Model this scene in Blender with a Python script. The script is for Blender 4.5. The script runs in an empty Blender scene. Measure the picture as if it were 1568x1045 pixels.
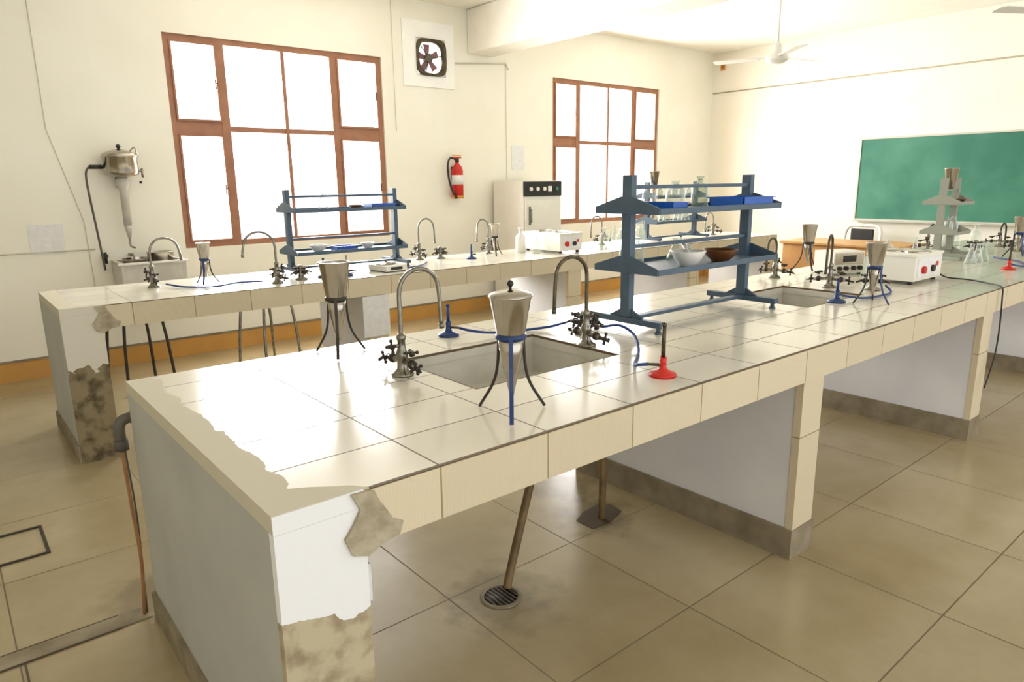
import bpy, bmesh, math, random
from mathutils import Vector, Matrix
random.seed(4)
ZB=0.85
# ---------------------------------------------------------------- materials
def lin(c):
    return tuple(((v/255)/12.92 if v/255<=0.04045 else ((v/255+0.055)/1.055)**2.4) for v in c)+(1,)
def mat(name,col,rough=.5,metal=0,col2=None,nscale=6,bump=0,bscale=40,spec=.5,detail=4):
    m=bpy.data.materials.new(name); m.use_nodes=True
    nt=m.node_tree; b=nt.nodes['Principled BSDF']
    b.inputs['Roughness'].default_value=rough; b.inputs['Metallic'].default_value=metal
    b.inputs['Specular IOR Level'].default_value=spec
    tc=nt.nodes.new('ShaderNodeTexCoord')
    n=nt.nodes.new('ShaderNodeTexNoise'); n.inputs['Scale'].default_value=nscale; n.inputs['Detail'].default_value=detail
    nt.links.new(tc.outputs['Object'],n.inputs['Vector'])
    r=nt.nodes.new('ShaderNodeValToRGB'); r.color_ramp.elements[0].position=.35; r.color_ramp.elements[1].position=.65
    r.color_ramp.elements[0].color=lin(col); r.color_ramp.elements[1].color=lin(col2 or tuple(max(0,v-5) for v in col))
    nt.links.new(n.outputs['Fac'],r.inputs['Fac']); nt.links.new(r.outputs['Color'],b.inputs['Base Color'])
    if bump:
        n2=nt.nodes.new('ShaderNodeTexNoise'); n2.inputs['Scale'].default_value=bscale
        nt.links.new(tc.outputs['Object'],n2.inputs['Vector'])
        bp=nt.nodes.new('ShaderNodeBump'); bp.inputs['Strength'].default_value=bump; bp.inputs['Distance'].default_value=.01
        nt.links.new(n2.outputs['Fac'],bp.inputs['Height']); nt.links.new(bp.outputs['Normal'],b.inputs['Normal'])
    return m
def N(nt,t,**k):
    n=nt.nodes.new(t)
    for a,v in k.items(): setattr(n,a,v)
    return n
def math_(nt,op,a,b=None,c=None):
    n=N(nt,'ShaderNodeMath',operation=op)
    for i,v in enumerate((a,b,c)):
        if v is None: continue
        if isinstance(v,(int,float)): n.inputs[i].default_value=v
        else: nt.links.new(v,n.inputs[i])
    return n.outputs[0]
def tile_mat(name,c1,c2,mortar,w,h,ox,oy,msize,rough,plane='XY',edge=None,plaster=(205,198,178),wav=.03,stain=None,spec=.5,dirt=()):
    m=bpy.data.materials.new(name); m.use_nodes=True; nt=m.node_tree; b=nt.nodes['Principled BSDF']; L=nt.links.new
    b.inputs['Specular IOR Level'].default_value=spec
    tc=N(nt,'ShaderNodeTexCoord'); sp=N(nt,'ShaderNodeSeparateXYZ'); L(tc.outputs['Object'],sp.inputs[0])
    cb=N(nt,'ShaderNodeCombineXYZ')
    a={'XY':(0,1),'XZ':(0,2),'YZ':(1,2)}[plane]
    L(math_(nt,'SUBTRACT',sp.outputs[a[0]],ox-w*40),cb.inputs[0]); L(math_(nt,'SUBTRACT',sp.outputs[a[1]],oy-h*40),cb.inputs[1])
    br=N(nt,'ShaderNodeTexBrick',offset=0.0,squash=1.0)
    for k,v in dict(Scale=1.0).items(): br.inputs[k].default_value=v
    br.inputs['Brick Width'].default_value=w; br.inputs['Row Height'].default_value=h
    br.inputs['Mortar Size'].default_value=msize; br.inputs['Mortar Smooth'].default_value=.1
    br.inputs['Color1'].default_value=lin(c1); br.inputs['Color2'].default_value=lin(c2); br.inputs['Mortar'].default_value=lin(mortar)
    L(cb.outputs[0],br.inputs['Vector'])
    col=br.outputs['Color']
    nz=N(nt,'ShaderNodeTexNoise'); nz.inputs['Scale'].default_value=11; nz.inputs['Detail'].default_value=5; L(tc.outputs['Object'],nz.inputs['Vector'])
    rgh=math_(nt,'MULTIPLY_ADD',br.outputs['Fac'],.5,rough)
    if stain:
        n3=N(nt,'ShaderNodeTexNoise'); n3.inputs['Scale'].default_value=1.3; n3.inputs['Detail'].default_value=8; n3.inputs['Roughness'].default_value=.65; L(tc.outputs['Object'],n3.inputs['Vector'])
        rp=N(nt,'ShaderNodeValToRGB'); rp.color_ramp.elements[0].position=.4; rp.color_ramp.elements[1].position=.7; L(n3.outputs['Fac'],rp.inputs['Fac'])
        mx=N(nt,'ShaderNodeMixRGB',blend_type='MULTIPLY'); L(math_(nt,'MULTIPLY',rp.outputs['Color'],.7),mx.inputs[0]); L(col,mx.inputs[1]); mx.inputs[2].default_value=lin(stain); col=mx.outputs[0]
        rgh=math_(nt,'MULTIPLY_ADD',rp.outputs['Color'],.08,rgh)
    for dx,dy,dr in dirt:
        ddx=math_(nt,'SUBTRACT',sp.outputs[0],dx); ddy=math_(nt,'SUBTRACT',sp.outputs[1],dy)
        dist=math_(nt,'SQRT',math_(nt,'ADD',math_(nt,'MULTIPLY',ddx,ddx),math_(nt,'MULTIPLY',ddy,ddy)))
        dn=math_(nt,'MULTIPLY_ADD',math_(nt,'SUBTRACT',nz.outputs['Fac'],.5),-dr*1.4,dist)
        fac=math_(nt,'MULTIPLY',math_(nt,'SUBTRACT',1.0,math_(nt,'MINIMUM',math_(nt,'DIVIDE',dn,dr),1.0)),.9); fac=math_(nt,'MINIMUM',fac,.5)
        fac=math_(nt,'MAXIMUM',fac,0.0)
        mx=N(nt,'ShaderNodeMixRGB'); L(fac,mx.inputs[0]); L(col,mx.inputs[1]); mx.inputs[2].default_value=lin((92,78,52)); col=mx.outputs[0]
    if edge is not None:
        x=sp.outputs[0]; y=sp.outputs[1]; xe,ye=edge
        nn=math_(nt,'SUBTRACT',nz.outputs['Fac'],.5)
        e1=math_(nt,'LESS_THAN',math_(nt,'MULTIPLY_ADD',nn,.07,x),xe)
        yy=math_(nt,'SUBTRACT',y,ye)
        e2=math_(nt,'LESS_THAN',math_(nt,'MULTIPLY_ADD',nn,.08,math_(nt,'MULTIPLY_ADD',yy,1.25,x)),xe+.125)
        mk=math_(nt,'MAXIMUM',e1,e2)
        mx=N(nt,'ShaderNodeMixRGB'); L(mk,mx.inputs[0]); L(col,mx.inputs[1]); mx.inputs[2].default_value=lin(plaster); col=mx.outputs[0]
        rgh=math_(nt,'MAXIMUM',rgh,math_(nt,'MULTIPLY',mk,.85))
        L(math_(nt,'MULTIPLY_ADD',mk,-spec*.8,spec),b.inputs['Specular IOR Level'])
    L(col,b.inputs['Base Color']); L(rgh,b.inputs['Roughness'])
    if wav:
        bp=N(nt,'ShaderNodeBump'); bp.inputs['Strength'].default_value=wav; bp.inputs['Distance'].default_value=.004; bp.invert=True
        L(br.outputs['Fac'],bp.inputs['Height']); L(bp.outputs['Normal'],b.inputs['Normal'])
    return m
def peel_mat(name,paint,plaster,zlim,amp=.12,dark=(120,108,85)):
    m=bpy.data.materials.new(name); m.use_nodes=True; nt=m.node_tree; b=nt.nodes['Principled BSDF']; L=nt.links.new
    tc=N(nt,'ShaderNodeTexCoord'); sp=N(nt,'ShaderNodeSeparateXYZ'); L(tc.outputs['Object'],sp.inputs[0])
    nz=N(nt,'ShaderNodeTexNoise'); nz.inputs['Scale'].default_value=9; nz.inputs['Detail'].default_value=6; L(tc.outputs['Object'],nz.inputs['Vector'])
    nb=N(nt,'ShaderNodeTexNoise'); nb.inputs['Scale'].default_value=14; nb.inputs['Detail'].default_value=8; L(tc.outputs['Object'],nb.inputs['Vector'])
    mk=math_(nt,'LESS_THAN',math_(nt,'MULTIPLY_ADD',math_(nt,'SUBTRACT',nz.outputs['Fac'],.5),amp*2,sp.outputs[2]),zlim)
    pl=N(nt,'ShaderNodeMixRGB'); pl.inputs[1].default_value=lin(plaster); pl.inputs[2].default_value=lin(dark)
    rp=N(nt,'ShaderNodeValToRGB'); rp.color_ramp.elements[0].position=.44; rp.color_ramp.elements[1].position=.64; L(nb.outputs['Fac'],rp.inputs['Fac']); L(rp.outputs['Color'],pl.inputs[0])
    mx=N(nt,'ShaderNodeMixRGB'); L(mk,mx.inputs[0]); mx.inputs[1].default_value=lin(paint); L(pl.outputs[0],mx.inputs[2])
    L(mx.outputs[0],b.inputs['Base Color']); b.inputs['Roughness'].default_value=.8
    bp=N(nt,'ShaderNodeBump'); bp.inputs['Strength'].default_value=.4; bp.inputs['Distance'].default_value=.006
    L(math_(nt,'SUBTRACT',nb.outputs['Fac'],mk),bp.inputs['Height']); L(bp.outputs['Normal'],b.inputs['Normal'])
    return m
def glass_mat(name,tint=(240,244,240)):
    m=bpy.data.materials.new(name); m.use_nodes=True; nt=m.node_tree; L=nt.links.new
    out=nt.nodes['Material Output']; b=nt.nodes['Principled BSDF']
    b.inputs['Base Color'].default_value=lin(tint); b.inputs['Roughness'].default_value=.05
    tr=N(nt,'ShaderNodeBsdfTransparent'); tr.inputs[0].default_value=lin(tint)
    lw=N(nt,'ShaderNodeLayerWeight'); lw.inputs[0].default_value=.35
    f=math_(nt,'MULTIPLY_ADD',lw.outputs['Facing'],.6,.13)
    mx=N(nt,'ShaderNodeMixShader'); L(f,mx.inputs[0]); L(tr.outputs[0],mx.inputs[1]); L(b.outputs[0],mx.inputs[2]); L(mx.outputs[0],out.inputs[0])
    return m
def ridge_mat(name,col,joint):
    m=tile_mat(name,col,tuple(v-8 for v in col),joint,.321,.5,.462,.5,.0024,.5,plane='XZ',wav=.1)
    nt=m.node_tree; b=nt.nodes['Principled BSDF']
    tc=N(nt,'ShaderNodeTexCoord'); w=N(nt,'ShaderNodeTexWave',wave_type='BANDS',bands_direction='X'); w.inputs['Scale'].default_value=38; w.inputs['Distortion'].default_value=.6
    nt.links.new(tc.outputs['Object'],w.inputs['Vector'])
    bp=N(nt,'ShaderNodeBump'); bp.inputs['Strength'].default_value=.25; bp.inputs['Distance'].default_value=.004
    nt.links.new(w.outputs['Fac'],bp.inputs['Height']); nt.links.new(bp.outputs['Normal'],b.inputs['Normal'])
    return m

M_wall=mat('wall_cream_paint',(243,240,226),.75,col2=(239,235,219),nscale=1.5,bump=.05,bscale=60)
M_plate=mat('fan_opening_board',(250,249,243),.7)
M_ceil=mat('ceiling_paint',(245,243,232),.8)
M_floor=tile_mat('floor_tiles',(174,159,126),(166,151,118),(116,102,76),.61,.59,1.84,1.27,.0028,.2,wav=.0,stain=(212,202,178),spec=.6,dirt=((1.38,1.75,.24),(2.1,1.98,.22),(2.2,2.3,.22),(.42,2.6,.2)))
M_bt1=tile_mat('bench_tiles_front',(224,218,202),(217,210,193),(92,76,52),.321,.217,.462,1.192,.0026,.17,edge=(.49,1.208),wav=.1,spec=.85)
M_bt2=tile_mat('bench_tiles_rear',(228,223,208),(221,215,199),(100,84,60),.321,.217,.462,4.19,.0024,.17,edge=(.53,4.194),wav=.1,spec=.85)
M_apron=ridge_mat('apron_tile',(216,202,172),(156,134,98))
M_edge=mat('tile_edge_dark',(98,80,54),.6)
M_white=mat('white_distemper',(226,225,224),.8,col2=(216,215,217),nscale=3,bump=.1)
M_endw=mat('bench_end_shaded_paint',(184,185,178),.75,col2=(172,173,166),nscale=2.5,bump=.08)  # white-grey paint, darkened in the colour for the shade on the end face
M_pillar=peel_mat('pillar_worn_paint',(235,236,235),(186,174,144),.60,dark=(136,121,92))
M_pillar2=peel_mat('pillar_rear_worn_paint',(216,211,196),(140,126,96),.52,dark=(82,71,48))
M_broken=mat('broken_plaster',(154,143,118),.9,col2=(182,172,148),nscale=22,bump=.5,bscale=60)
M_skirt=mat('cement_skirting',(150,138,114),.8,col2=(120,108,84),nscale=8,bump=.2)
M_orange=mat('skirting_ochre',(206,152,70),.5,col2=(190,142,74),nscale=3)
M_frame=mat('window_brown_wood_hazed',(164,114,84),.5,col2=(150,102,74),nscale=9)  # brown wood, lightened to put the window flare haze into the colour
M_steel=mat('stainless_steel',(180,173,162),.2,metal=1,nscale=20)
M_chrome=mat('worn_chrome',(150,146,136),.28,metal=1,nscale=30,col2=(120,116,104))
M_brass=mat('aged_brass',(100,90,70),.4,metal=.8,col2=(74,67,54),nscale=30)
M_blue=mat('rack_blue_grey_paint',(76,96,113),.45,col2=(68,88,106),nscale=10)
M_cream=mat('rack_grey_paint',(150,151,138),.45)
M_navy=mat('burner_blue_paint',(22,54,108),.35)
M_hose=mat('blue_rubber_hose',(22,56,122),.45)
M_trayb=mat('blue_plastic',(28,96,190),.35)
M_red=mat('red_paint',(205,34,20),.35,col2=(190,28,18))
M_black=mat('black_plastic',(32,30,28),.45)
M_dark=mat('dark_iron_hazed',(64,58,50),.5,metal=.5)  # iron tone lifted slightly, haze is mixed into the colour
M_pipe=mat('rusty_pipe',(120,96,56),.6,col2=(86,68,40),nscale=15)
M_opipe=mat('copper_tube',(164,118,76),.5,col2=(144,102,62),nscale=12)
M_grey=mat('grey_pvc',(98,93,83),.6,col2=(80,75,63),nscale=14)
M_cer=mat('white_ceramic',(235,233,226),.2)
M_tank=mat('grey_white_enamel',(206,203,192),.4,col2=(190,187,176),nscale=8)
M_sink=mat('cement_sink',(208,204,192),.5,col2=(196,192,178),nscale=8)
M_equip=mat('cream_enamel',(233,230,219),.4)
M_wood=mat('dark_wood_bowl',(104,62,28),.35,col2=(84,48,20),nscale=14)
M_desk=mat('desk_orange_wood',(210,160,102),.45,col2=(198,146,90),nscale=6)
M_board=mat('chalkboard_green_hazed',(46,114,92),.6,col2=(72,136,112),nscale=2.2,detail=8)  # board green paled, distance haze is part of this colour
M_boardf=mat('board_aluminium',(200,197,184),.4)
M_conduit=mat('conduit_line',(178,168,144),.6)
M_wire=mat('painted_wire',(216,211,193),.7)
M_paper=mat('paper',(234,233,230),.8,col2=(224,223,222),nscale=30)
M_brownpot=mat('dark_water_line',(80,68,48),.7)
M_yellow=mat('yellow_plastic',(220,150,40),.5)
M_glass=glass_mat('clear_glass'); M_glassg=glass_mat('greenish_liquid_glass',(228,235,226))
M_fanw=mat('fan_white_enamel',(230,227,217),.4)
M_pink=mat('fan_blade_maroon',(140,98,100),.4)

# ---------------------------------------------------------------- mesh builder
class B:
    def __init__(s,name): s.name=name; s.bm=bmesh.new(); s.mats=[]; s.M=Matrix()
    def mi(s,m):
        if m not in s.mats: s.mats.append(m)
        return s.mats.index(m)
    def v(s,c): return s.bm.verts.new(s.M@Vector(c))
    def f(s,vs,m,sm=False):
        try: f=s.bm.faces.new(vs)
        except ValueError: return
        f.material_index=s.mi(m); f.smooth=sm
    def box(s,x0,y0,z0,x1,y1,z1,m):
        x0,x1=sorted((x0,x1)); y0,y1=sorted((y0,y1)); z0,z1=sorted((z0,z1))
        c=[s.v(p) for p in ((x0,y0,z0),(x1,y0,z0),(x1,y1,z0),(x0,y1,z0),(x0,y0,z1),(x1,y0,z1),(x1,y1,z1),(x0,y1,z1))]
        for q in ((0,3,2,1),(4,5,6,7),(0,1,5,4),(1,2,6,5),(2,3,7,6),(3,0,4,7)): s.f([c[i] for i in q],m)
    def prism(s,pts,d,m):
        a=[s.v(p) for p in pts]; b=[s.v(Vector(p)+Vector(d)) for p in pts]; n=len(a)
        s.f(a[::-1],m); s.f(b,m)
        for i in range(n): s.f([a[i],a[(i+1)%n],b[(i+1)%n],b[i]],m)
    def rev(s,prof,c,m,seg=24,axis=(0,0,1),caps=True):
        c=Vector(c); R=Vector((0,0,1)).rotation_difference(Vector(axis).normalized()).to_matrix()
        rings=[]
        for r,z in prof:
            r=max(r,.0004)
            rings.append([s.v(c+R@Vector((r*math.cos(2*math.pi*i/seg),r*math.sin(2*math.pi*i/seg),z))) for i in range(seg)])
        for a,b in zip(rings,rings[1:]):
            for i in range(seg): s.f([a[i],a[(i+1)%seg],b[(i+1)%seg],b[i]],m,True)
        if caps: s.f(rings[0][::-1],m); s.f(rings[-1],m)
    def tube(s,pts,r,m,seg=8,sub=6,curve=True):
        P=[Vector(p) for p in pts]
        if curve and len(P)>2:
            Q=[]
            E=[P[0]*2-P[1]]+P+[P[-1]*2-P[-2]]
            for i in range(1,len(E)-2):
                for k in range(sub):
                    t=k/sub; a,b,c,d=E[i-1:i+3]
                    Q.append(.5*((2*b)+(-a+c)*t+(2*a-5*b+4*c-d)*t*t+(-a+3*b-3*c+d)*t**3))
            Q.append(P[-1]); P=Q
        rs=r if isinstance(r,(list,tuple)) else None
        prev=None; rings=[]
        for i,p in enumerate(P):
            t=(P[min(i+1,len(P)-1)]-P[max(i-1,0)]).normalized()
            if prev is None:
                u=t.orthogonal().normalized()
            else:
                u=(prev-t*prev.dot(t)).normalized()
            prev=u; w=t.cross(u)
            rr=rs[0]+(rs[1]-rs[0])*i/(len(P)-1) if rs else r
            rings.append([s.v(p+(u*math.cos(2*math.pi*k/seg)+w*math.sin(2*math.pi*k/seg))*rr) for k in range(seg)])
        for a,b in zip(rings,rings[1:]):
            for i in range(seg): s.f([a[i],a[(i+1)%seg],b[(i+1)%seg],b[i]],m,True)
        s.f(rings[0][::-1],m); s.f(rings[-1],m)
    def cyl(s,p0,p1,r,m,r1=None,seg=14): s.tube([p0,p1],[r,r if r1 is None else r1],m,seg=seg,curve=False)
    def ball(s,c,r,m,sz=1.0,seg=14):
        s.rev([(r*math.sin(math.pi*i/8),-r*sz*math.cos(math.pi*i/8)) for i in range(9)],c,m,seg=seg,caps=False)
    def build(s,loc=(0,0,0),rz=0,bevel=0):
        bmesh.ops.recalc_face_normals(s.bm,faces=s.bm.faces)
        me=bpy.data.meshes.new(s.name); s.bm.to_mesh(me); s.bm.free()
        for m in s.mats: me.materials.append(m)
        o=bpy.data.objects.new(s.name,me); bpy.context.collection.objects.link(o)
        o.location=loc; o.rotation_euler=(0,0,rz)
        if bevel:
            md=o.modifiers.new('bev','BEVEL'); md.width=bevel; md.segments=2; md.limit_method='ANGLE'; md.angle_limit=math.radians(50)
        return o

# ---------------------------------------------------------------- room
YW=6.464; XR=9.30; ZC=3.28
def holes_wall(name,x0,x1,z0,z1,y0,y1,holes,m):
    b=B(name)
    xs=sorted({x0,x1}|{h[0] for h in holes}|{h[1] for h in holes}); zs=sorted({z0,z1}|{h[2] for h in holes}|{h[3] for h in holes})
    def solid(i,j):
        if i<0 or j<0 or i>=len(xs)-1 or j>=len(zs)-1: return False
        a,c,d,e=xs[i],xs[i+1],zs[j],zs[j+1]
        return not any(h[0]<=a and c<=h[1] and h[2]<=d and e<=h[3] for h in holes)
    for i in range(len(xs)-1):
        for j in range(len(zs)-1):
            if not solid(i,j): continue
            a,c,d,e=xs[i],xs[i+1],zs[j],zs[j+1]
            for yy in (y0,y1): b.f([b.v(p) for p in ((a,yy,d),(c,yy,d),(c,yy,e),(a,yy,e))],m)
            if not solid(i-1,j): b.f([b.v(p) for p in ((a,y0,d),(a,y1,d),(a,y1,e),(a,y0,e))],m)
            if not solid(i+1,j): b.f([b.v(p) for p in ((c,y0,d),(c,y1,d),(c,y1,e),(c,y0,e))],m)
            if not solid(i,j-1): b.f([b.v(p) for p in ((a,y0,d),(c,y0,d),(c,y1,d),(a,y1,d))],m)
            if not solid(i,j+1): b.f([b.v(p) for p in ((a,y0,e),(c,y0,e),(c,y1,e),(a,y1,e))],m)
    bmesh.ops.remove_doubles(b.bm,verts=b.bm.verts,dist=1e-5)
    return b.build()
XL=-2.6
W1=(1.687,3.703,.938,2.696); W2=(6.039,8.055,.938,2.696); EX=(4.13,4.45,2.58,2.91)
holes_wall('wall_back',XL,XR+.2,0,ZC,YW,YW+.2,[W1,W2,EX],M_wall)
b=B('wall_right'); b.box(XR,-3.0,0,XR+.2,YW,ZC,M_wall); b.build()
b=B('wall_left'); b.box(XL-.2,-3.0,0,XL,YW+.2,ZC,M_wall); b.build()
b=B('floor'); b.box(XL-.2,-3.0,-.1,XR+.2,YW+.2,0,M_floor); b.build()
b=B('ceiling'); b.box(XL-.2,-3.0,ZC,XR+.2,YW+.2,ZC+.12,M_ceil); b.build()
b=B('trim_ceiling_beam'); b.box(4.77,-3.0,2.83,5.12,YW,ZC,M_ceil); b.build(bevel=.02)
b=B('baseboard_back'); b.box(XL,YW-.015,0,XR,YW,.15,M_orange); b.box(XL,YW-.02,.15,XR,YW,.165,M_skirt); b.build()
b=B('baseboard_right'); b.box(XR-.015,-3,0,XR,YW-.02,.15,M_orange); b.build()

def window(name,w):
    x0,x1,z0,z1=w; W=x1-x0; b=B(name); y0,y1=YW+.02,YW+.09; t=.05
    b.box(x0,y0,z0,x0+t,y1,z1,M_frame); b.box(x1-t,y0,z0,x1,y1,z1,M_frame)
    b.box(x0+t,y0,z1-t,x1-t,y1,z1,M_frame); b.box(x0+t,y0,z0,x1-t,y1,z0+t,M_frame)
    m1=x0+.225*W; m2=x0+.5*W; m3=x0+.745*W; zm=1.952
    for m,hw in ((m1,.035),(m3,.035),(m2,.016)): b.box(m-hw,y0,z0+t,m+hw,y1,z1-t,M_frame)
    for a,c,h in ((x0+t,m1-.035,.055),(m3+.035,x1-t,.055),(m1+.035,m2-.016,.022),(m2+.016,m3-.035,.022)):
        b.box(a,y0+.005,zm-h,c,y1-.005,zm+h,M_frame)
    for a,c in ((x0+t,m1-.035),(m3+.035,x1-t)):
        for zz0,zz1 in ((z0+t,zm-.055),(zm+.055,z1-t)):
            s=.015
            b.box(a,y0-.012,zz0,a+s,y0+.02,zz1,M_frame); b.box(c-s,y0-.012,zz0,c,y0+.02,zz1,M_frame)
            b.box(a+s,y0-.012,zz0,c-s,y0+.02,zz0+s,M_frame); b.box(a+s,y0-.012,zz1-s,c-s,y0+.02,zz1,M_frame)
            b.cyl((c-.03,y0-.03,(zz0+zz1)/2-.05),(c-.03,y0-.03,(zz0+zz1)/2+.03),.006,M_brass)
            b.cyl((c-.03,y0-.03,(zz0+zz1)/2),(c-.008,y0-.01,(zz0+zz1)/2),.005,M_brass)
    b.build()
window('window_1',W1); window('window_2',W2)

# ---------------------------------------------------------------- benches
def bench(name,xl,xr,yf,yb,top,pill,sinks,parts,pt=.14,za=.724):
    b=B(name); th=.04
    xs=sorted({xl,xr}|{v for s in sinks for v in (s[0],s[1])}); ys=sorted({yf,yb}|{v for s in sinks for v in (s[2],s[3])})
    for a,c in zip(xs,xs[1:]):
        for d,e in zip(ys,ys[1:]):
            if any(s[0]<=a and c<=s[1] and s[2]<=d and e<=s[3] for s in sinks): continue
            b.box(a,d,ZB-th,c,e,ZB,top)
    b.box(xl+.205,yf-.010,za,xr,yf-.0005,ZB-.004,M_apron); b.box(xl+.205,yf-.008,ZB-.004,xr,yf-.0005,ZB-.0005,M_edge)
    b.box(xl+.205,yf+.0,za+.002,xr,yf+.05,ZB-th-.0005,M_skirt)
    b.box(xl+.205,yb-.05,za,xr,yb,ZB-th-.0005,M_skirt)
    x0=xl+.19
    b.prism([(x0-.030,yf-.012,ZB-.003),(x0+.02,yf-.012,ZB-.006),(x0+.03,yf-.012,ZB-.03),(x0+.045,yf-.012,ZB-.055),(x0+.06,yf-.012,za+.045),(x0+.085,yf-.012,za+.03),(x0+.075,yf-.012,za+.002),(x0+.03,yf-.012,za-.006),(x0-.0,yf-.012,za-.022),(x0-.035,yf-.012,za-.01),(x0-.05,yf-.012,za+.03),(x0-.03,yf-.012,za+.055),(x0-.012,yf-.012,za+.085)],(0,.02,0),M_broken)
    b.box(xl,yf+.02,0,xl+.19,yb,ZB-th-.0005,M_endw); b.box(xl,yf-.004,0,xl+.19,yf+.0195,ZB-th-.0005,pill)
    b.box(xl-.0,yf-.004,ZB-th,xl+.19,yf-.0005,ZB-.001,pill)
    b.box(xl-.012,yf+.0,0,xl-.0005,yb,.10,M_skirt)
    for p in parts:
        b.box(p+.004,yf+.03,.11,p+pt,yb-.06,ZB-th-.001,M_white); b.box(p,yf-.001,.12,p+pt+.01,yf+.029,za+.001,M_apron)
        b.box(p-.012,yf-.006,0,p+pt+.02,yb-.06,.12,M_skirt)
    for x0,x1,y0,y1 in sinks:
        zb=.70; t=.015
        b.box(x0-t,y0-t,zb-t,x1+t,y1+t,zb,M_sink)
        zt=ZB-th-.0005
        b.box(x0-t,y0-t,zb,x0,y1+t,zt,M_sink); b.box(x1,y0-t,zb,x1+t,y1+t,zt,M_sink)
        b.box(x0,y0-t,zb,x1,y0,zt,M_sink); b.box(x0,y1,zb,x1,y1+t,zt,M_sink)
        for q in ((x0,y0,x1,y0+.004),(x0,y1-.004,x1,y1),(x0,y0+.004,x0+.004,y1-.004),(x1-.004,y0+.004,x1,y1-.004)):
            b.box(q[0],q[1],ZB-.008,q[2],q[3],ZB+.001,M_edge)
            b.box(q[0],q[1],ZB-th,q[2],q[3],ZB-.0085,M_sink)
        b.rev([(.03,0),(.03,.003),(.02,.004)],((x0+x1)/2,(y0+y1)/2,zb),M_chrome)
    return b.build()
bench('laboratory_bench',.408,7.9,1.208,2.441,M_bt1,M_pillar,[(1.19,1.83,1.61,2.08),(3.2,3.78,1.62,2.08)],[2.40,4.33,6.2,7.74])
bench('laboratory_bench',.444,7.4,4.194,5.023,M_bt2,M_pillar2,[],[2.2,4.1,5.8,7.24])

# ---------------------------------------------------------------- apparatus
def cross_handle(b,c,ax,m,r=.018):
    c=Vector(c); ax=Vector(ax).normalized()
    u=ax.orthogonal().normalized(); w=ax.cross(u)
    b.cyl(c-ax*.012,c+ax*.006,.007,m)
    for k in range(4):
        a=k*math.pi/2+.5; d=u*math.cos(a)+w*math.sin(a)
        b.cyl(c,c+d*r,.004,m); b.ball(c+d*r,.0062,m,seg=8)
def gooseneck(x,y,h,ang,m=M_chrome,mh=M_dark,reach=.15,drop=.12,side=True):
    b=B('gooseneck_tap')
    b.rev([(.036,0),(.038,.006),(.028,.012),(.018,.022),(.016,.05),(.020,.055),(.020,.075),(.014,.085),(.012,.115),(.015,.12),(.015,.13),(.008,.14)],(0,0,0),M_chrome,seg=20)
    r=reach/2; n=h-r
    pts=[(0,0,.12),(0,0,.12+(n-.12)*.5),(0,0,n)]
    for k in range(1,7):
        a=math.pi*k/6; pts.append((r-r*math.cos(a),0,n+r*math.sin(a)))
    pts.append((reach+.004,0,n-drop*.5)); pts.append((reach+.006,0,n-drop))
    b.tube(pts,.0072,m,seg=10,sub=4)
    b.cyl((reach+.006,0,n-drop-.012),(reach+.006,0,n-drop+.006),.009,m)
    if side:
        for sgn in (1,-1):
            b.cyl((0,0,.05),(0,sgn*.085,.045),.009,M_chrome); b.ball((0,sgn*.06,.047),.016,mh,seg=10)
            cross_handle(b,(0.0,sgn*.06,.085),(0,.15*sgn,1),mh)
            b.cyl((0,sgn*.085,.045),(-.01,sgn*.125,.036),.007,mh,.004)
            cross_handle(b,(-.01,sgn*.10,.043),(0,1,0),mh,.018)
        cross_handle(b,(-.035,0,.1),(1,0,0),mh); b.cyl((0,0,.1),(-.035,0,.1),.006,M_chrome)
    return b.build((x,y,ZB),ang)
gooseneck(1.11,1.90,.34,.0); gooseneck(1.845,1.79,.34,math.pi-.15,reach=.14,m=M_brass)
gooseneck(3.91,1.87,.30,math.pi+.3,m=M_brass); gooseneck(4.07,2.30,.25,math.pi,reach=.1,m=M_brass)
gooseneck(6.45,2.28,.22,0,m=M_dark); gooseneck(7.3,2.0,.2,0,m=M_dark); gooseneck(6.9,1.75,.22,math.pi,m=M_dark)
gooseneck(1.02,4.73,.30,0,m=M_chrome,reach=.17,drop=.05); gooseneck(1.66,4.35,.33,math.pi,reach=.2,drop=.04)
gooseneck(3.06,4.88,.33,0,m=M_chrome); gooseneck(3.78,4.88,.30,math.pi,m=M_chrome,reach=.12)
gooseneck(5.1,4.75,.28,math.pi,m=M_chrome); gooseneck(6.9,4.7,.25,math.pi,m=M_chrome)

def valve_cluster(x,y,rz=0):
    b=B('gas_valve_cluster')
    b.rev([(.04,0),(.042,.008),(.02,.016),(.016,.05),(.02,.055),(.02,.09),(.01,.10)],(0,0,0),M_chrome)
    for z in (.05,):
      for k in range(4):
        a=k*math.pi/2; d=Vector((math.cos(a),math.sin(a),0))
        b.cyl(Vector((0,0,z)),d*.06+Vector((0,0,z)),.008,M_dark); b.ball(d*.04+Vector((0,0,z)),.015,M_dark,seg=10)
        cross_handle(b,d*.04+Vector((0,0,z+.03)),(0,0,1),M_dark); b.cyl(d*.06+Vector((0,0,z)),d*.085+Vector((0,0,z-.01)),.006,M_dark,.004)
    b.build((x,y,ZB),rz)
valve_cluster(1.99,1.94,.4); valve_cluster(1.84,4.40,.2); valve_cluster(3.98,1.66,.5); valve_cluster(5.35,2.2,.3); valve_cluster(3.24,4.84,.1); valve_cluster(6.62,1.98,.6)

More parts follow.
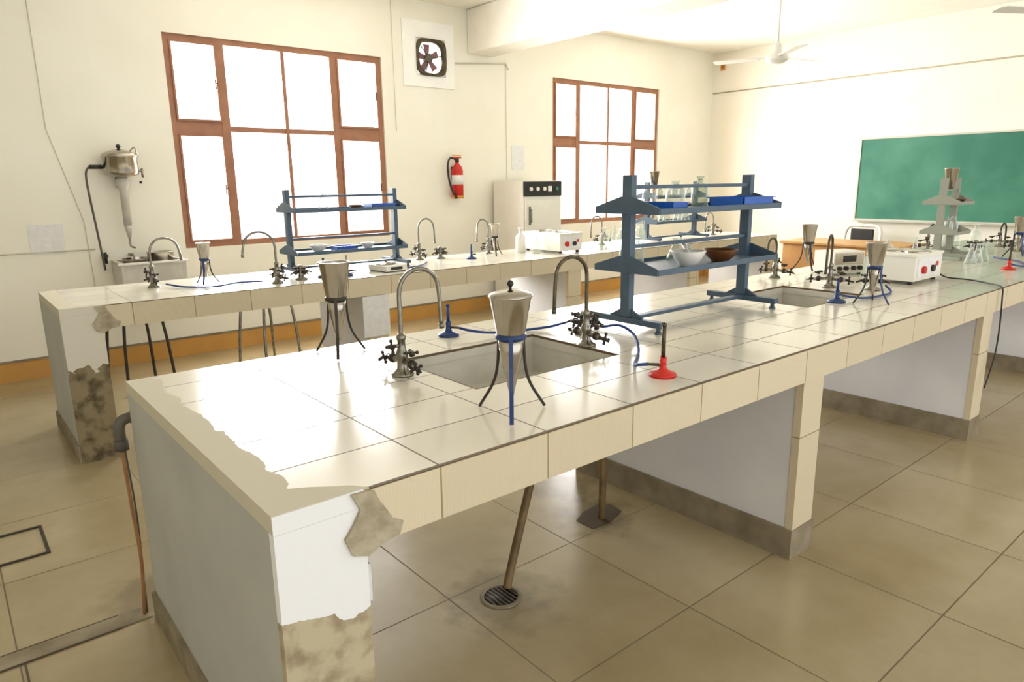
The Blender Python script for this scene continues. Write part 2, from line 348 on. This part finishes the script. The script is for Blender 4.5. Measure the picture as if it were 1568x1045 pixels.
def steel_cup(b,z0,z1,r0,r1,lid):
    b.rev([(r0,z0),(r1,z1),(r1+.003,z1+.002),(r1+.003,z1+.006),(r1-.002,z1+.006),(r1-.002,z1),(r0-.002,z0+.01),(.0,z0+.01)],(0,0,0),M_steel,seg=32,caps=False)
    if lid:
        b.rev([(r1+.001,z1+.006),(r1,z1+.010),(r1*.6,z1+.018),(.01,z1+.022),(0,z1+.022)],(0,0,0),M_steel,seg=32,caps=False)
        b.cyl((0,0,z1+.02),(0,0,z1+.028),.004,M_black); b.ball((0,0,z1+.036),.009,M_black)
def funnel_tripod(x,y,h,ang,lid=False,frame=M_navy,rod=M_dark):
    b=B('funnel_on_tripod_stand'); zr=h*.60; k=h/.34
    steel_cup(b,zr,h*.95 if not lid else h-.045,.035*k,.052*k,lid)
    b.rev([(.034*k,zr-.0),(.028*k,zr-.05*k),(.018*k,zr-.10*k),(.009*k,zr-.14*k),(.006*k,zr-.155*k)],(0,0,0),M_steel,seg=24)
    b.rev([(.034*k,zr-.010),(.039*k,zr-.010),(.039*k,zr+.002),(.034*k,zr+.002)],(0,0,0),frame,seg=28)
    for i in range(3):
        a=ang+i*2*math.pi/3; d=Vector((math.cos(a),math.sin(a),0))
        p=[d*.036*k+Vector((0,0,zr-.004)),d*.04*k+Vector((0,0,zr*.62)),d*.055*k+Vector((0,0,zr*.35)),d*.098*k+Vector((0,0,.004))]
        if i==0:
            s=d.cross(Vector((0,0,1)))*.0055
            for q0,q1 in zip(p,p[1:]): b.prism([q0-s,q0+s,q1+s,q1-s],d*.004,frame)
        else: b.tube(p,.0042,rod,seg=8)
    return b.build((x,y,ZB))
funnel_tripod(1.13,1.37,.36,math.radians(-130),lid=True); funnel_tripod(1.09,2.31,.35,math.radians(-120),frame=M_dark)
funnel_tripod(3.53,1.47,.31,math.radians(-100)); funnel_tripod(4.55,2.34,.32,math.radians(-130),frame=M_dark)
funnel_tripod(6.34,1.61,.32,math.radians(-130)); funnel_tripod(1.31,4.64,.27,math.radians(-120))
funnel_tripod(3.68,4.66,.28,math.radians(-120),frame=M_dark)

def burner(x,y,h,m,tube=None,rz=0):
    b=B('bunsen_burner'); tube=tube or m
    b.rev([(.043,0),(.043,.008),(.036,.013),(.016,.02),(.011,.03),(.011,.045)],(0,0,0),m,seg=28)
    b.cyl((0,0,.03),(0,0,.062),.011,m); b.cyl((0,0,.06),(0,0,h),.0068,tube); b.cyl((0,0,h-.008),(0,0,h),.0085,tube)
    b.cyl((0,0,.036),(.045,0,.036),.005,M_brass)
    b.build((x,y,ZB),rz)
burner(1.56,2.29,.13,M_navy,rz=-1); burner(1.72,1.33,.17,M_red,M_brass,rz=2.2); burner(3.44,1.60,.12,M_navy); burner(5.49,1.43,.15,M_red,M_brass)
burner(2.15,4.36,.14,M_navy,M_steel); burner(3.40,4.62,.12,M_navy); burner(2.0,4.40,.13,M_navy)
def hose(name,pts,r,m): b=B(name); b.tube(pts,r,m,seg=8); b.build()
zh=ZB+.008
hose('rubber_hose',[(1.585,2.25,ZB+.036),(1.60,2.21,ZB+.03),(1.66,2.17,zh+.01),(1.76,2.15,zh),(1.86,2.13,zh),(1.93,2.08,zh+.01),(1.965,2.02,ZB+.04)],.0055,M_hose)
hose('rubber_hose',[(1.694,1.366,ZB+.036),(1.68,1.40,ZB+.03),(1.75,1.47,zh),(1.90,1.58,zh),(1.99,1.68,zh+.03),(2.0,1.76,ZB+.06),(1.985,1.84,ZB+.045)],.0055,M_hose)
hose('rubber_hose',[(3.49,1.60,ZB+.03),(3.62,1.55,zh),(3.8,1.52,zh),(3.93,1.54,zh),(3.98,1.59,ZB+.03)],.0055,M_hose)
hose('rubber_hose',[(1.60,4.45,zh),(1.45,4.5,zh),(1.3,4.42,zh),(1.15,4.55,zh),(1.08,4.68,zh+.01)],.0055,M_hose)
hose('rubber_hose',[(2.04,4.46,zh),(2.15,4.5,zh),(2.32,4.56,zh)],.0055,M_hose)
hose('rubber_hose',[(2.66,4.4,zh),(2.8,4.46,zh),(2.95,4.6,zh),(3.0,4.72,zh)],.0055,M_hose)
hose('rubber_hose',[(5.54,1.43,ZB+.03),(5.7,1.4,zh),(6.0,1.5,zh),(6.2,1.72,zh)],.0055,M_hose)
hose('power_cable',[(4.712,1.60,ZB+.05),(4.74,1.55,ZB+.01),(4.72,1.42,zh),(4.63,1.29,zh),(4.515,1.195,zh),(4.49,1.178,.80),(4.495,1.172,.62),(4.475,1.17,.48),(4.42,1.17,.38),(4.37,1.17,.31)],.0045,M_black)

def rack(x0,x1,yc,h,m,sh=(.25,.49),hw=.17):
    b=B('reagent_rack')
    for x in (x0,x1):
        b.box(x-.016,yc-.024,.052,x+.016,yc+.024,h,m)
        b.box(x-.018,yc-.19,.025,x+.018,yc+.19,.05,m)
        b.prism([(x-.006,yc-.09,.05),(x-.006,yc+.09,.05),(x-.006,yc+.024,.085),(x-.006,yc-.024,.085)],(.012,0,0),m)
        for q in (-.17,.17): b.cyl((x,yc+q,.008),(x,yc+q,.03),.009,m); b.cyl((x,yc+q,0),(x,yc+q,.008),.015,m)
        sx=-1 if x==x0 else 1
        for z in sh:
            b.prism([(x+sx*.012,yc-hw,z-.014),(x+sx*.012,yc+hw,z-.014),(x+sx*.012,yc+hw,z+.012),(x+sx*.012,yc+.03,z+.055),(x+sx*.012,yc-.03,z+.055),(x+sx*.012,yc-hw,z+.012)],(sx*.008,0,0),m)
    for z in sh:
        for a,c in ((-hw,-hw+.006),(hw-.006,hw)): b.box(x0-.01,yc+a,z-.014,x1+.01,yc+c,z+.010,m)
        b.box(x0-.01,yc-hw+.006,z-.012,x1+.01,yc+hw-.006,z-.004,m)
        b.box(x0+.016,yc-.012,z+.085,x1-.016,yc+.012,z+.10,m)
    b.box(x0,yc-.02,.035,x1,yc+.02,.049,m)
    b.build((0,0,ZB),bevel=.0015)
rack(2.20,3.06,1.90,.63,M_blue); rack(1.91,2.75,4.72,.58,M_blue,sh=(.15,.44),hw=.15)
rack(5.85,6.10,2.0,.60,M_cream,sh=(.2,.42),hw=.13); rack(5.6,6.4,4.6,.60,M_blue,sh=(.2,.45),hw=.15)

def bottle(x,y,z,h,r,m=M_glass,stop=True,name='glass_bottle'):
    b=B(name)
    b.rev([(0,0),(r,0),(r,h*.6),(r*.85,h*.7),(r*.35,h*.78),(r*.35,h*.88),(r*.5,h*.89)],(0,0,0),m,seg=20,caps=False)
    if stop: b.rev([(r*.32,h*.86),(r*.3,h*.92),(r*.5,h*.94),(r*.5,h),(0,h)],(0,0,0),m,seg=16,caps=False)
    b.build((x,y,z))
def flask(x,y,z,h,r,m=M_glass):
    b=B('conical_flask'); b.rev([(0,0),(r,0),(r,.01),(r*.35,h*.7),(r*.32,h*.95),(r*.42,h)],(0,0,0),m,seg=20,caps=False); b.build((x,y,z))
def tray(x,y,z,w,d,h,rz=0,m=M_trayb):
    b=B('plastic_tray'); t=.004
    b.box(-w/2,-d/2,0,w/2,d/2,t,m)
    for q in ((-w/2,-d/2,w/2,-d/2+t),(-w/2,d/2-t,w/2,d/2),(-w/2,-d/2,-w/2+t,d/2),(w/2-t,-d/2,w/2,d/2)): b.box(q[0],q[1],t,q[2],q[3],h,m)
    b.box(-w/2-.008,-d/2-.008,h-.004,w/2+.008,-d/2,h,m); b.box(-w/2-.008,d/2,h-.004,w/2+.008,d/2+.008,h,m)
    b.build((x,y,z),rz)
def bowl(name,x,y,z,r,h,m,spout=False):
    b=B(name)
    b.rev([(0,0),(r*.5,0),(r*.52,h*.1),(r*.8,h*.45),(r,h*.95),(r,h),(r*.93,h),(r*.75,h*.5),(r*.4,h*.18),(0,h*.14)],(0,0,0),m,seg=32,caps=False)
    if spout: b.cyl((r*.3,0,h*.5),(r*1.05,.1,h*1.5),.007,m,.01)
    b.build((x,y,z))
S1=ZB+.25-.004; S2=ZB+.49-.004
bowl('mortar_and_pestle',2.50,1.82,S1,.075,.065,M_cer,True); bowl('wooden_bowl',2.74,1.82,S1,.078,.055,M_wood)
bottle(2.36,1.99,S1,.12,.032); bottle(2.27,1.97,S1,.11,.03,M_glassg)
bottle(2.54,1.93,S2,.12,.042); bottle(2.83,2.01,S2,.14,.038,M_glassg); bottle(2.46,2.01,S2,.11,.03)
tray(2.90,1.83,S2,.24,.18,.045); tray(2.33,1.84,S2,.11,.18,.035,.1)
bottle(2.615,1.90,S1,.08,.028); flask(2.66,2.01,S1,.10,.04)
T1=ZB+.15-.004; T2=ZB+.44-.004
bowl('porcelain_dish',2.1,4.68,T1,.06,.05,M_cer); bowl('porcelain_dish',2.5,4.7,T1,.05,.04,M_cer); bottle(2.18,4.72,T2,.12,.035); tray(2.62,4.7,T2,.2,.14,.035); bowl('wooden_bowl',2.4,4.66,T2,.05,.03,M_wood)
tray(2.32,4.72,T1,.16,.12,.03)
for i in range(6):
    flask(5.68+.12*i,4.6+random.uniform(-.05,.05),ZB+.2-.004,.15,.045)
    if i not in (0,2): bottle(5.68+.12*i,4.6,ZB+.45-.004,.11,.032,random.choice([M_glass,M_glassg]))
for i in range(8): (flask if i%2 else bottle)(4.75+.1*i,4.45+random.uniform(-.1,.1),ZB,random.uniform(.15,.24),.045)
for i in range(2): bottle(5.92+.1*i,1.96,ZB+.2-.004,.12,.03,M_glass)
for i in range(3): flask(5.7+.13*i,1.72,ZB,.14,.04)
for i,(xx,yy,hh) in enumerate(((5.15,2.1,.16),(5.3,1.95,.2),(6.6,2.2,.2),(6.75,2.25,.16),(7.0,2.1,.2),(7.15,2.3,.17),(5.6,2.25,.15))): (flask if i%2 else bottle)(xx,yy,ZB,hh,.042)
bowl('wooden_bowl',6.02,1.95,ZB+.42-.004,.05,.03,M_wood)
def open_funnel(x,y,z):
    b=B('steel_funnel'); b.rev([(.02,0),(.03,.01),(.05,.15),(.053,.155),(.048,.155),(.028,.02),(0,.018)],(0,0,0),M_steel,seg=28,caps=False); b.build((x,y,z))
open_funnel(5.97,2.0,ZB+.52); open_funnel(5.70,4.6,ZB+.55)
bottle(4.02,4.72,ZB,.22,.045,M_cer); bottle(4.05,4.55,ZB,.15,.035)

def hot_plate(x0,x1,y0,y1,h,name='hot_plate'):
    b=B(name); w=x1-x0; d=y1-y0
    b.box(0,0,.02,w,d,h-.02,M_equip); b.box(-.006,-.006,h-.02,w+.006,d+.006,h-.006,M_equip)
    for i in range(2):
        b.rev([(.075,0),(.075,.008),(.05,.014),(.02,.016),(0,.016)],(w*.5,d*(.27+.46*i),h-.006),M_steel,seg=28,caps=False)
    for q in ((.03,.03),(w-.03,.03),(.03,d-.03),(w-.03,d-.03)): b.cyl((q[0],q[1],0),(q[0],q[1],.02),.015,M_black)
    b.box(w*.1,-.003,.04,w*.9,0,h-.035,M_paper)
    b.cyl((w*.28,0,h*.45),(w*.28,-.02,h*.45),.022,M_red,seg=20); b.cyl((w*.62,0,h*.45),(w*.62,-.018,h*.45),.02,M_black,seg=20); b.box(w*.74,-.006,h*.5,w*.84,-.002,h*.65,M_red)
    b.build((x0,y0,ZB),bevel=.003)
hot_plate(4.3,4.70,1.57,1.84,.18); hot_plate(4.18,4.45,4.38,4.87,.18)
b=B('power_supply_unit'); b.box(-.12,-.09,.012,.12,.09,.15,M_equip); b.box(-.11,-.093,.07,.11,-.09,.14,M_steel)
for i,q in enumerate((-.08,-.03,.03,.08)): b.cyl((q,-.09,.045),(q,-.112,.045),.014,M_black)
b.box(-.05,-.096,.085,.05,-.09,.125,M_black)
for q in ((-.1,-.07),(.1,-.07),(-.1,.07),(.1,.07)): b.cyl((q[0],q[1],0),(q[0],q[1],.012),.012,M_black)
b.build((4.54,2.12,ZB),-.4,bevel=.004)
b=B('weighing_scale'); b.box(-.09,-.11,.006,.09,.11,.045,M_equip); b.rev([(.07,0),(.075,.006),(.06,.008),(0,.008)],(0,.02,.045),M_steel,caps=False); b.box(-.05,-.113,.015,.05,-.11,.035,M_black); b.box(-.085,-.1,0,.085,.1,.006,M_black); b.build((2.50,4.42,ZB),.1,bevel=.004)

# ---------------------------------------------------------------- pipes under bench
b=B('sink_waste_pipe'); b.tube([(1.77,1.90,.68),(1.755,1.895,.62),(1.62,1.85,.36),(1.46,1.79,.06),(1.43,1.775,.0)],.016,M_pipe,seg=12); b.cyl((1.77,1.90,.63),(1.77,1.90,.684),.028,M_grey); b.build()
b=B('floor_drain'); b.rev([(.075,0),(.075,.004),(.062,.006),(.060,.002)],(0,0,0),M_skirt,seg=32,caps=False); b.rev([(.06,.0),(.06,.002),(0,.002)],(0,0,0),M_black,caps=False)
for k in range(-3,4): b.box(k*.016-.003,-math.sqrt(.058**2-(k*.016)**2),.002,k*.016+.003,math.sqrt(.058**2-(k*.016)**2),.005,M_brownpot)
b.build((1.38,1.75,0.0))
b=B('sink_waste_pipe'); b.tube([(1.82,2.06,.67),(1.90,2.04,.66),(2.00,1.98,.60),(2.07,1.93,.46),(2.09,1.92,.25),(2.09,1.92,0)],.016,M_pipe,seg=12); b.build()
b=B('floor_pit'); b.prism([(-.12,-.05,0),(-.03,-.075,0),(.10,-.06,0),(.125,.01,0),(.09,.06,0),(-.02,.07,0),(-.10,.05,0)],(0,0,.003),M_brownpot); b.build((2.10,1.95,0),.2)
b=B('supply_pipe')
b.tube([(.46,2.465,.72),(.41,2.47,.72),(.385,2.47,.712),(.375,2.47,.69),(.375,2.47,.64)],.018,M_grey,seg=14); b.cyl((.375,2.47,.65),(.375,2.47,.615),.022,M_grey); b.cyl((.44,2.465,.72),(.41,2.47,.72),.022,M_grey)
b.tube([(.375,2.47,.62),(.38,2.472,.4),(.385,2.476,.2),(.372,2.48,0)],.006,M_opipe); b.tube([(.385,2.48,.62),(.392,2.482,.35),(.382,2.485,0)],.003,M_grey); b.build()
b=B('floor_trench'); b.box(XL,2.45,0,.39,2.53,.004,M_skirt); b.box(XL,2.445,0,.30,2.45,.005,M_brownpot); b.box(XL,2.53,0,.30,2.534,.005,M_brownpot); b.box(.02,-.5,0,.026,2.445,.003,M_brownpot); b.build()
b=B('floor_hatch_frame')
for q in ((-.16,3.2,.18,3.212),(-.16,3.49,.18,3.502),(.168,3.212,.18,3.49),(-.16,3.212,-.148,3.49)): b.box(q[0],q[1],0,q[2],q[3],.006,M_dark)
b.build()
b=B('socket_box'); b.box(0,0,0,.03,.05,.09,M_paper); b.box(.03,.01,.01,.034,.04,.08,M_cer); b.build((.598,1.25,.56),bevel=.004)
b=B('gas_line_pipe'); b.tube([(.64,4.9,.66),(2.19,4.9,.66)],.012,M_dark,curve=False); b.tube([(.655,4.35,.60),(.655,4.9,.60)],.014,M_dark,curve=False)
for x in (.95,1.5,1.9): b.cyl((x,4.9,.66),(x,4.9,.80),.010,M_dark); b.ball((x,4.9,.66),.02,M_dark)
b.build()
def stool(x,y,rz=0,m=M_chrome):
    b=B('tubular_stool')
    b.rev([(0,.64),(.15,.64),(.155,.65),(.155,.665),(.145,.672),(0,.672)],(0,0,0),M_cream,seg=28,caps=False)
    for k in range(2):
        s=-1 if k==0 else 1
        b.tube([(s*.17,-.17,.0),(s*.15,-.15,.35),(s*.12,-.12,.62),(s*.12,0,.638),(s*.12,.12,.62),(s*.15,.15,.35),(s*.17,.17,0)],.011,m,seg=8)
    b.build((x,y,0),rz)
stool(1.05,5.6,.2,M_dark); stool(1.95,5.4,.3); stool(2.75,5.4,-.2)

# ---------------------------------------------------------------- wall items
b=B('exhaust_fan')
x0,x1,z0,z1=3.95,4.58,2.45,3.09
h=EX
for q in ((x0,z0,h[0]-.02,z1),(h[1]+.02,z0,x1,z1),(h[0]-.02,z0,h[1]+.02,h[2]-.02),(h[0]-.02,h[3]+.02,h[1]+.02,z1)): b.box(q[0],YW-.015,q[1],q[2],YW-.001,q[3],M_plate)
cx,cz=(h[0]+h[1])/2,(h[2]+h[3])/2
ring=[]
def sq(a,r,p=5): c,s=math.cos(a),math.sin(a); k=(abs(c)**p+abs(s)**p)**(-1/p); return (cx+r*k*c,cz+r*k*s)
for yy,r in ((YW-.016,.182),(YW-.04,.178),(YW-.04,.158),(YW+.02,.152)):
    ring.append([b.v((sq(2*math.pi*i/48,r,5 if r>.16 else 3)[0],yy,sq(2*math.pi*i/48,r,5 if r>.16 else 3)[1])) for i in range(48)])
for a,c in zip(ring,ring[1:]):
    for i in range(48): b.f([a[i],a[(i+1)%48],c[(i+1)%48],c[i]],M_brass,True)
b.cyl((cx,YW+.01,cz),(cx,YW+.09,cz),.042,M_grey)
for k in range(5):
    a=k*2*math.pi/5+.4; d=Vector((math.cos(a),0,math.sin(a))); e=Vector((-math.sin(a),0,math.cos(a)))
    c=Vector((cx,YW+.05,cz))
    b.prism([c+d*.03-e*.018,c+d*.135-e*.038,c+d*.14+e*.036,c+d*.03+e*.022],(0,.008,0),M_pink)
for k in range(3): 
    a=k*2*math.pi/3+.2; b.cyl((cx,YW+.02,cz),(cx+.15*math.cos(a),YW+.02,cz+.15*math.sin(a)),.005,M_dark)
b.build()
b=B('fire_extinguisher')
b.rev([(.05,0),(.062,.01),(.062,.30),(.05,.34),(.022,.37),(.018,.40)],(0,0,0),M_red,seg=28); b.rev([(.063,.0),(.064,.0),(.064,.03),(.063,.03)],(0,0,0),M_yellow,seg=28)
b.rev([(.0628,.15),(.0632,.15),(.0632,.25),(.0628,.25)],(0,0,0),M_paper,seg=28)
b.cyl((0,0,.39),(0,0,.43),.022,M_black); b.box(-.06,-.01,.43,.05,.01,.445,M_red); b.box(-.05,-.01,.455,.05,.01,.465,M_yellow)
b.tube([(-.02,0,.42),(-.09,0,.43),(-.13,-.01,.36),(-.13,-.02,.22),(-.10,-.03,.10),(-.07,-.04,.05)],.011,M_black); b.cyl((-.07,-.04,.05),(-.05,-.045,0),.014,M_black)
b.box(-.03,.06,.2,.03,.074,.34,M_dark); b.build((4.54,YW-.075,1.30))
b=B('water_still')
b.rev([(.04,-.02),(.12,.0),(.125,.02),(.125,.13),(.132,.135),(.132,.145),(.12,.165),(.07,.185),(.02,.195),(.012,.20)],(0,0,0),M_steel,seg=32); b.ball((0,0,.218),.018,M_black)
b.rev([(.030,-.40),(.030,-.12),(.05,-.08),(.05,-.05),(.034,-.02)],(0,.02,0),M_tank,seg=20); b.rev([(.012,-.50),(.026,-.42),(.030,-.40)],(0,.02,0),M_tank)
b.tube([(-.09,0,.06),(-.17,0,.06),(-.23,0,.05),(-.25,0,-.05),(-.225,.03,-.4),(-.2,.05,-.75)],.008,M_grey); b.cyl((-.13,0,.06),(-.22,0,.06),.016,M_black); b.cyl((.11,0,.03),(.15,0,.03),.01,M_chrome); b.cyl((.15,0,.05),(.15,0,-.02),.009,M_chrome); b.cyl((.13,.0,-.05),(.13,0,-.07),.01,M_black)
b.tube([(0,.02,-.48),(.0,.02,-.56),(.03,0,-.58)],.008,M_chrome)
b.box(-.03,.09,-.1,.03,.119,.1,M_chrome); b.tube([(.06,0,.16),(.10,-.06,.21),(.11,-.08,.15)],.005,M_steel); b.build((1.24,YW-.12,1.56))
b=B('wall_sink')
b.box(-.24,-.36,0,.24,0,.03,M_tank)
for q in ((-.24,-.36,-.21,0),(.21,-.36,.24,0),(-.21,-.36,.21,-.33),(-.21,-.04,.21,0)): b.box(q[0],q[1],.03,q[2],q[3],.2,M_tank)
b.box(-.26,-.38,.185,.26,-.36,.2,M_cer); b.rev([(0,.03),(.09,.03),(.10,.16),(.103,.16),(.103,.165),(.09,.165),(.085,.04),(0,.04)],(.09,-.2,.1),M_steel,caps=False); b.rev([(.03,.03),(.10,.1),(.11,.2)],(-.08,-.18,.02),M_steel,caps=False)
b.cyl((0,-.2,0),(0,-.2,-.25),.02,M_grey); b.tube([(0,-.2,-.25),(0,-.1,-.3),(0,0,-.3)],.02,M_grey)
b.cyl((-.1,0,.24),(-.1,-.08,.24),.012,M_chrome); b.tube([(-.1,-.07,.24),(-.1,-.14,.25),(-.1,-.16,.21)],.009,M_chrome); b.build((1.34,YW-.001,.68),bevel=.004)
b=B('wall_valve'); b.cyl((0,0,0),(0,-.04,0),.02,M_black); b.cyl((0,-.03,.03),(0,-.03,-.06),.012,M_black); b.build((1.06,YW,.92))
for i,(a,c,d,e) in enumerate(((.57,.80,.96,1.19),(5.38,5.57,1.61,1.89))):
    b=B('wall_notice'); b.box(a,YW-.004,d,c,YW-.0005,e,M_paper); b.build()
b=B('bench_notice'); b.box(2.16,4.178,.44,2.36,4.182,.72,M_paper); b.build()
b=B('incubator_cabinet'); w,d,h=.57,.52,1.48
b.box(0,0,.06,w,d,h,M_equip); b.box(.02,-.025,.1,w-.02,-.001,1.27,M_equip); b.box(0,-.012,1.31,w,-.001,1.47,M_black)
for q in (.1,.2,.3): b.cyl((q,-.012,1.39),(q,-.03,1.39),.022,M_equip)
b.box(.36,-.016,1.36,.42,-.012,1.42,M_paper); b.cyl((.49,-.012,1.39),(.49,-.03,1.39),.02,M_board); b.box(.06,-.035,1.0,.085,-.025,1.2,M_chrome); b.cyl((.07,-.06,1.03),(.07,-.06,1.17),.008,M_chrome)
b.cyl((.07,-.03,1.03),(.07,-.06,1.03),.006,M_chrome); b.cyl((.07,-.03,1.17),(.07,-.06,1.17),.006,M_chrome)
for q in ((.04,.04),(w-.04,.04),(.04,d-.04),(w-.04,d-.04)): b.cyl((q[0],q[1],0),(q[0],q[1],.06),.02,M_black)
b.build((5.05,5.88,0),bevel=.006)
b=B('wall_conduit_back'); b.tube([(.79,YW-.004,ZC),(.79,YW-.004,1.9),(.95,YW-.004,1.2),(.97,YW-.004,.25)],.003,M_wire,curve=False); b.tube([(4.6,YW-.01,2.72),(5.3,YW-.01,2.78),(5.34,YW-.01,2.72)],.008,M_wire,curve=False); b.tube([(-2.5,YW-.006,.98),(1.0,YW-.006,.98)],.006,M_wire,curve=False)
b.tube([(5.3,YW-.006,2.8),(5.3,YW-.006,1.5)],.003,M_wire,curve=False);b.tube([(3.84,YW-.006,ZC),(3.84,YW-.006,2.0)],.003,M_wire,curve=False); b.build()
b=B('wall_conduit_right'); b.tube([(XR-.009,YW-.02,2.72),(XR-.009,-2.9,2.72)],.008,M_conduit,curve=False)
b.build()
b=B('junction_box'); b.box(-.012,-.035,-.05,0,.035,.05,M_yellow); b.cyl((-.012,0,0),(-.03,0,0),.02,M_opipe); b.build((XR-.001,6.3,3.08))
b=B('chalkboard'); X=XR-.001; b.box(X-.02,.2,.953,X,4.176,1.936,M_board)
for q in ((.18,.933,4.196,.953),(.18,1.936,4.196,1.956)): b.box(X-.03,q[0],q[1],X,q[2],q[3],M_boardf)
b.box(X-.03,4.176,.953,X,4.196,1.936,M_boardf); b.box(X-.03,.18,.953,X,.2,1.936,M_boardf); b.box(X-.09,.2,.922,X,4.176,.932,M_boardf); b.build()
def ceiling_fan(x,y,z,a0):
    b=B('ceiling_fan'); top=ZC-z
    b.cyl((0,0,.05),(0,0,top),.01,M_fanw); b.rev([(.06,top),(.055,top-.05),(.02,top-.08)],(0,0,0),M_fanw)
    b.rev([(.0,-.06),(.06,-.055),(.10,-.03),(.105,0),(.09,.03),(.04,.05),(.035,.12),(.015,.14)],(0,0,0),M_fanw,seg=32,caps=False)
    for k in range(3):
        a=a0+k*2*math.pi/3; d=Vector((math.cos(a),math.sin(a),0)); e=Vector((-math.sin(a),math.cos(a),.12))
        b.prism([d*.09-e*.02,d*.18-e*.025,d*.18+e*.025,d*.09+e*.02],(0,0,.006),M_fanw)
        b.prism([d*.17-e*.05,d*.58-e*.065,d*.60-e*.03,d*.60+e*.04,d*.57+e*.06,d*.17+e*.05],(0,0,.005),M_fanw)
    b.build((x,y,z))
ceiling_fan(6.5,3.81,2.60,math.radians(110)); ceiling_fan(6.5,1.55,2.60,math.radians(150))

b=B('teacher_desk')
b.box(0,0,.72,.7,1.35,.75,M_desk); b.box(.03,.03,.25,.05,1.32,.72,M_desk); b.box(.05,.03,.1,.67,.06,.72,M_desk); b.box(.05,1.29,.1,.67,1.32,.72,M_desk)
for q in ((.03,.03),(.63,.03),(.03,1.28),(.63,1.28)): b.box(q[0],q[1],0,q[0]+.04,q[1]+.04,.1,M_desk)
b.build((7.75,3.0,0),bevel=.006)
def chair(x,y,rz):
    b=B('office_chair')
    b.box(-.22,-.22,.42,.22,.22,.48,M_black); b.box(-.14,.2,.66,.14,.235,.84,M_black)
    for s in (-1,1):
        b.tube([(s*.24,-.22,0),(s*.24,-.22,.4),(s*.24,-.20,.66),(s*.24,.05,.69),(s*.24,.22,.68)],.013,M_equip); b.tube([(s*.24,.25,0),(s*.22,.22,.4),(s*.22,.22,.7),(s*.21,.24,.82),(s*.15,.25,.875),(0,.25,.88)],.022,M_equip)
    b.build((x,y,0),rz,bevel=.01)
chair(8.80,3.95,-math.pi/2)

# ---------------------------------------------------------------- light
def area(name,loc,rot,sx,sy,p,col=(1,1,1)):
    l=bpy.data.lights.new(name,'AREA'); l.shape='RECTANGLE'; l.size=sx; l.size_y=sy; l.energy=p; l.color=col
    o=bpy.data.objects.new(name,l); o.location=loc; o.rotation_euler=rot; bpy.context.collection.objects.link(o); return o
for i,w in enumerate((W1,W2)):
    area('daylight_window_%d'%(i+1),((w[0]+w[1])/2,YW+.45,1.9),(math.radians(-90),0,0),2.6,2.4,480,(1,1,1))
wd=bpy.data.worlds.new('World'); bpy.context.scene.world=wd; wd.use_nodes=True
bg=wd.node_tree.nodes['Background']; bg.inputs[0].default_value=(.99,.99,1,1); bg.inputs[1].default_value=2.1

# ---------------------------------------------------------------- camera
cd=bpy.data.cameras.new('camera'); cd.sensor_width=36; cd.lens=1060.166/1568*36; cd.clip_start=.05
co=bpy.data.objects.new('camera',cd); bpy.context.collection.objects.link(co)
yaw,pit,roll=map(math.radians,(-39.606,12.828,.748))
fw=Vector((-math.sin(yaw)*math.cos(pit),math.cos(yaw)*math.cos(pit),-math.sin(pit)))
r=Vector((math.cos(yaw),math.sin(yaw),0)); u=r.cross(fw)
r2=r*math.cos(roll)-u*math.sin(roll); u2=u*math.cos(roll)+r*math.sin(roll)
Mx=Matrix((r2,u2,-fw)).transposed().to_4x4(); Mx.translation=Vector((0,0,1.453)); co.matrix_world=Mx
sc=bpy.context.scene; sc.camera=co
sc.view_settings.view_transform='Standard'; sc.view_settings.look='None'; sc.view_settings.exposure=0.0
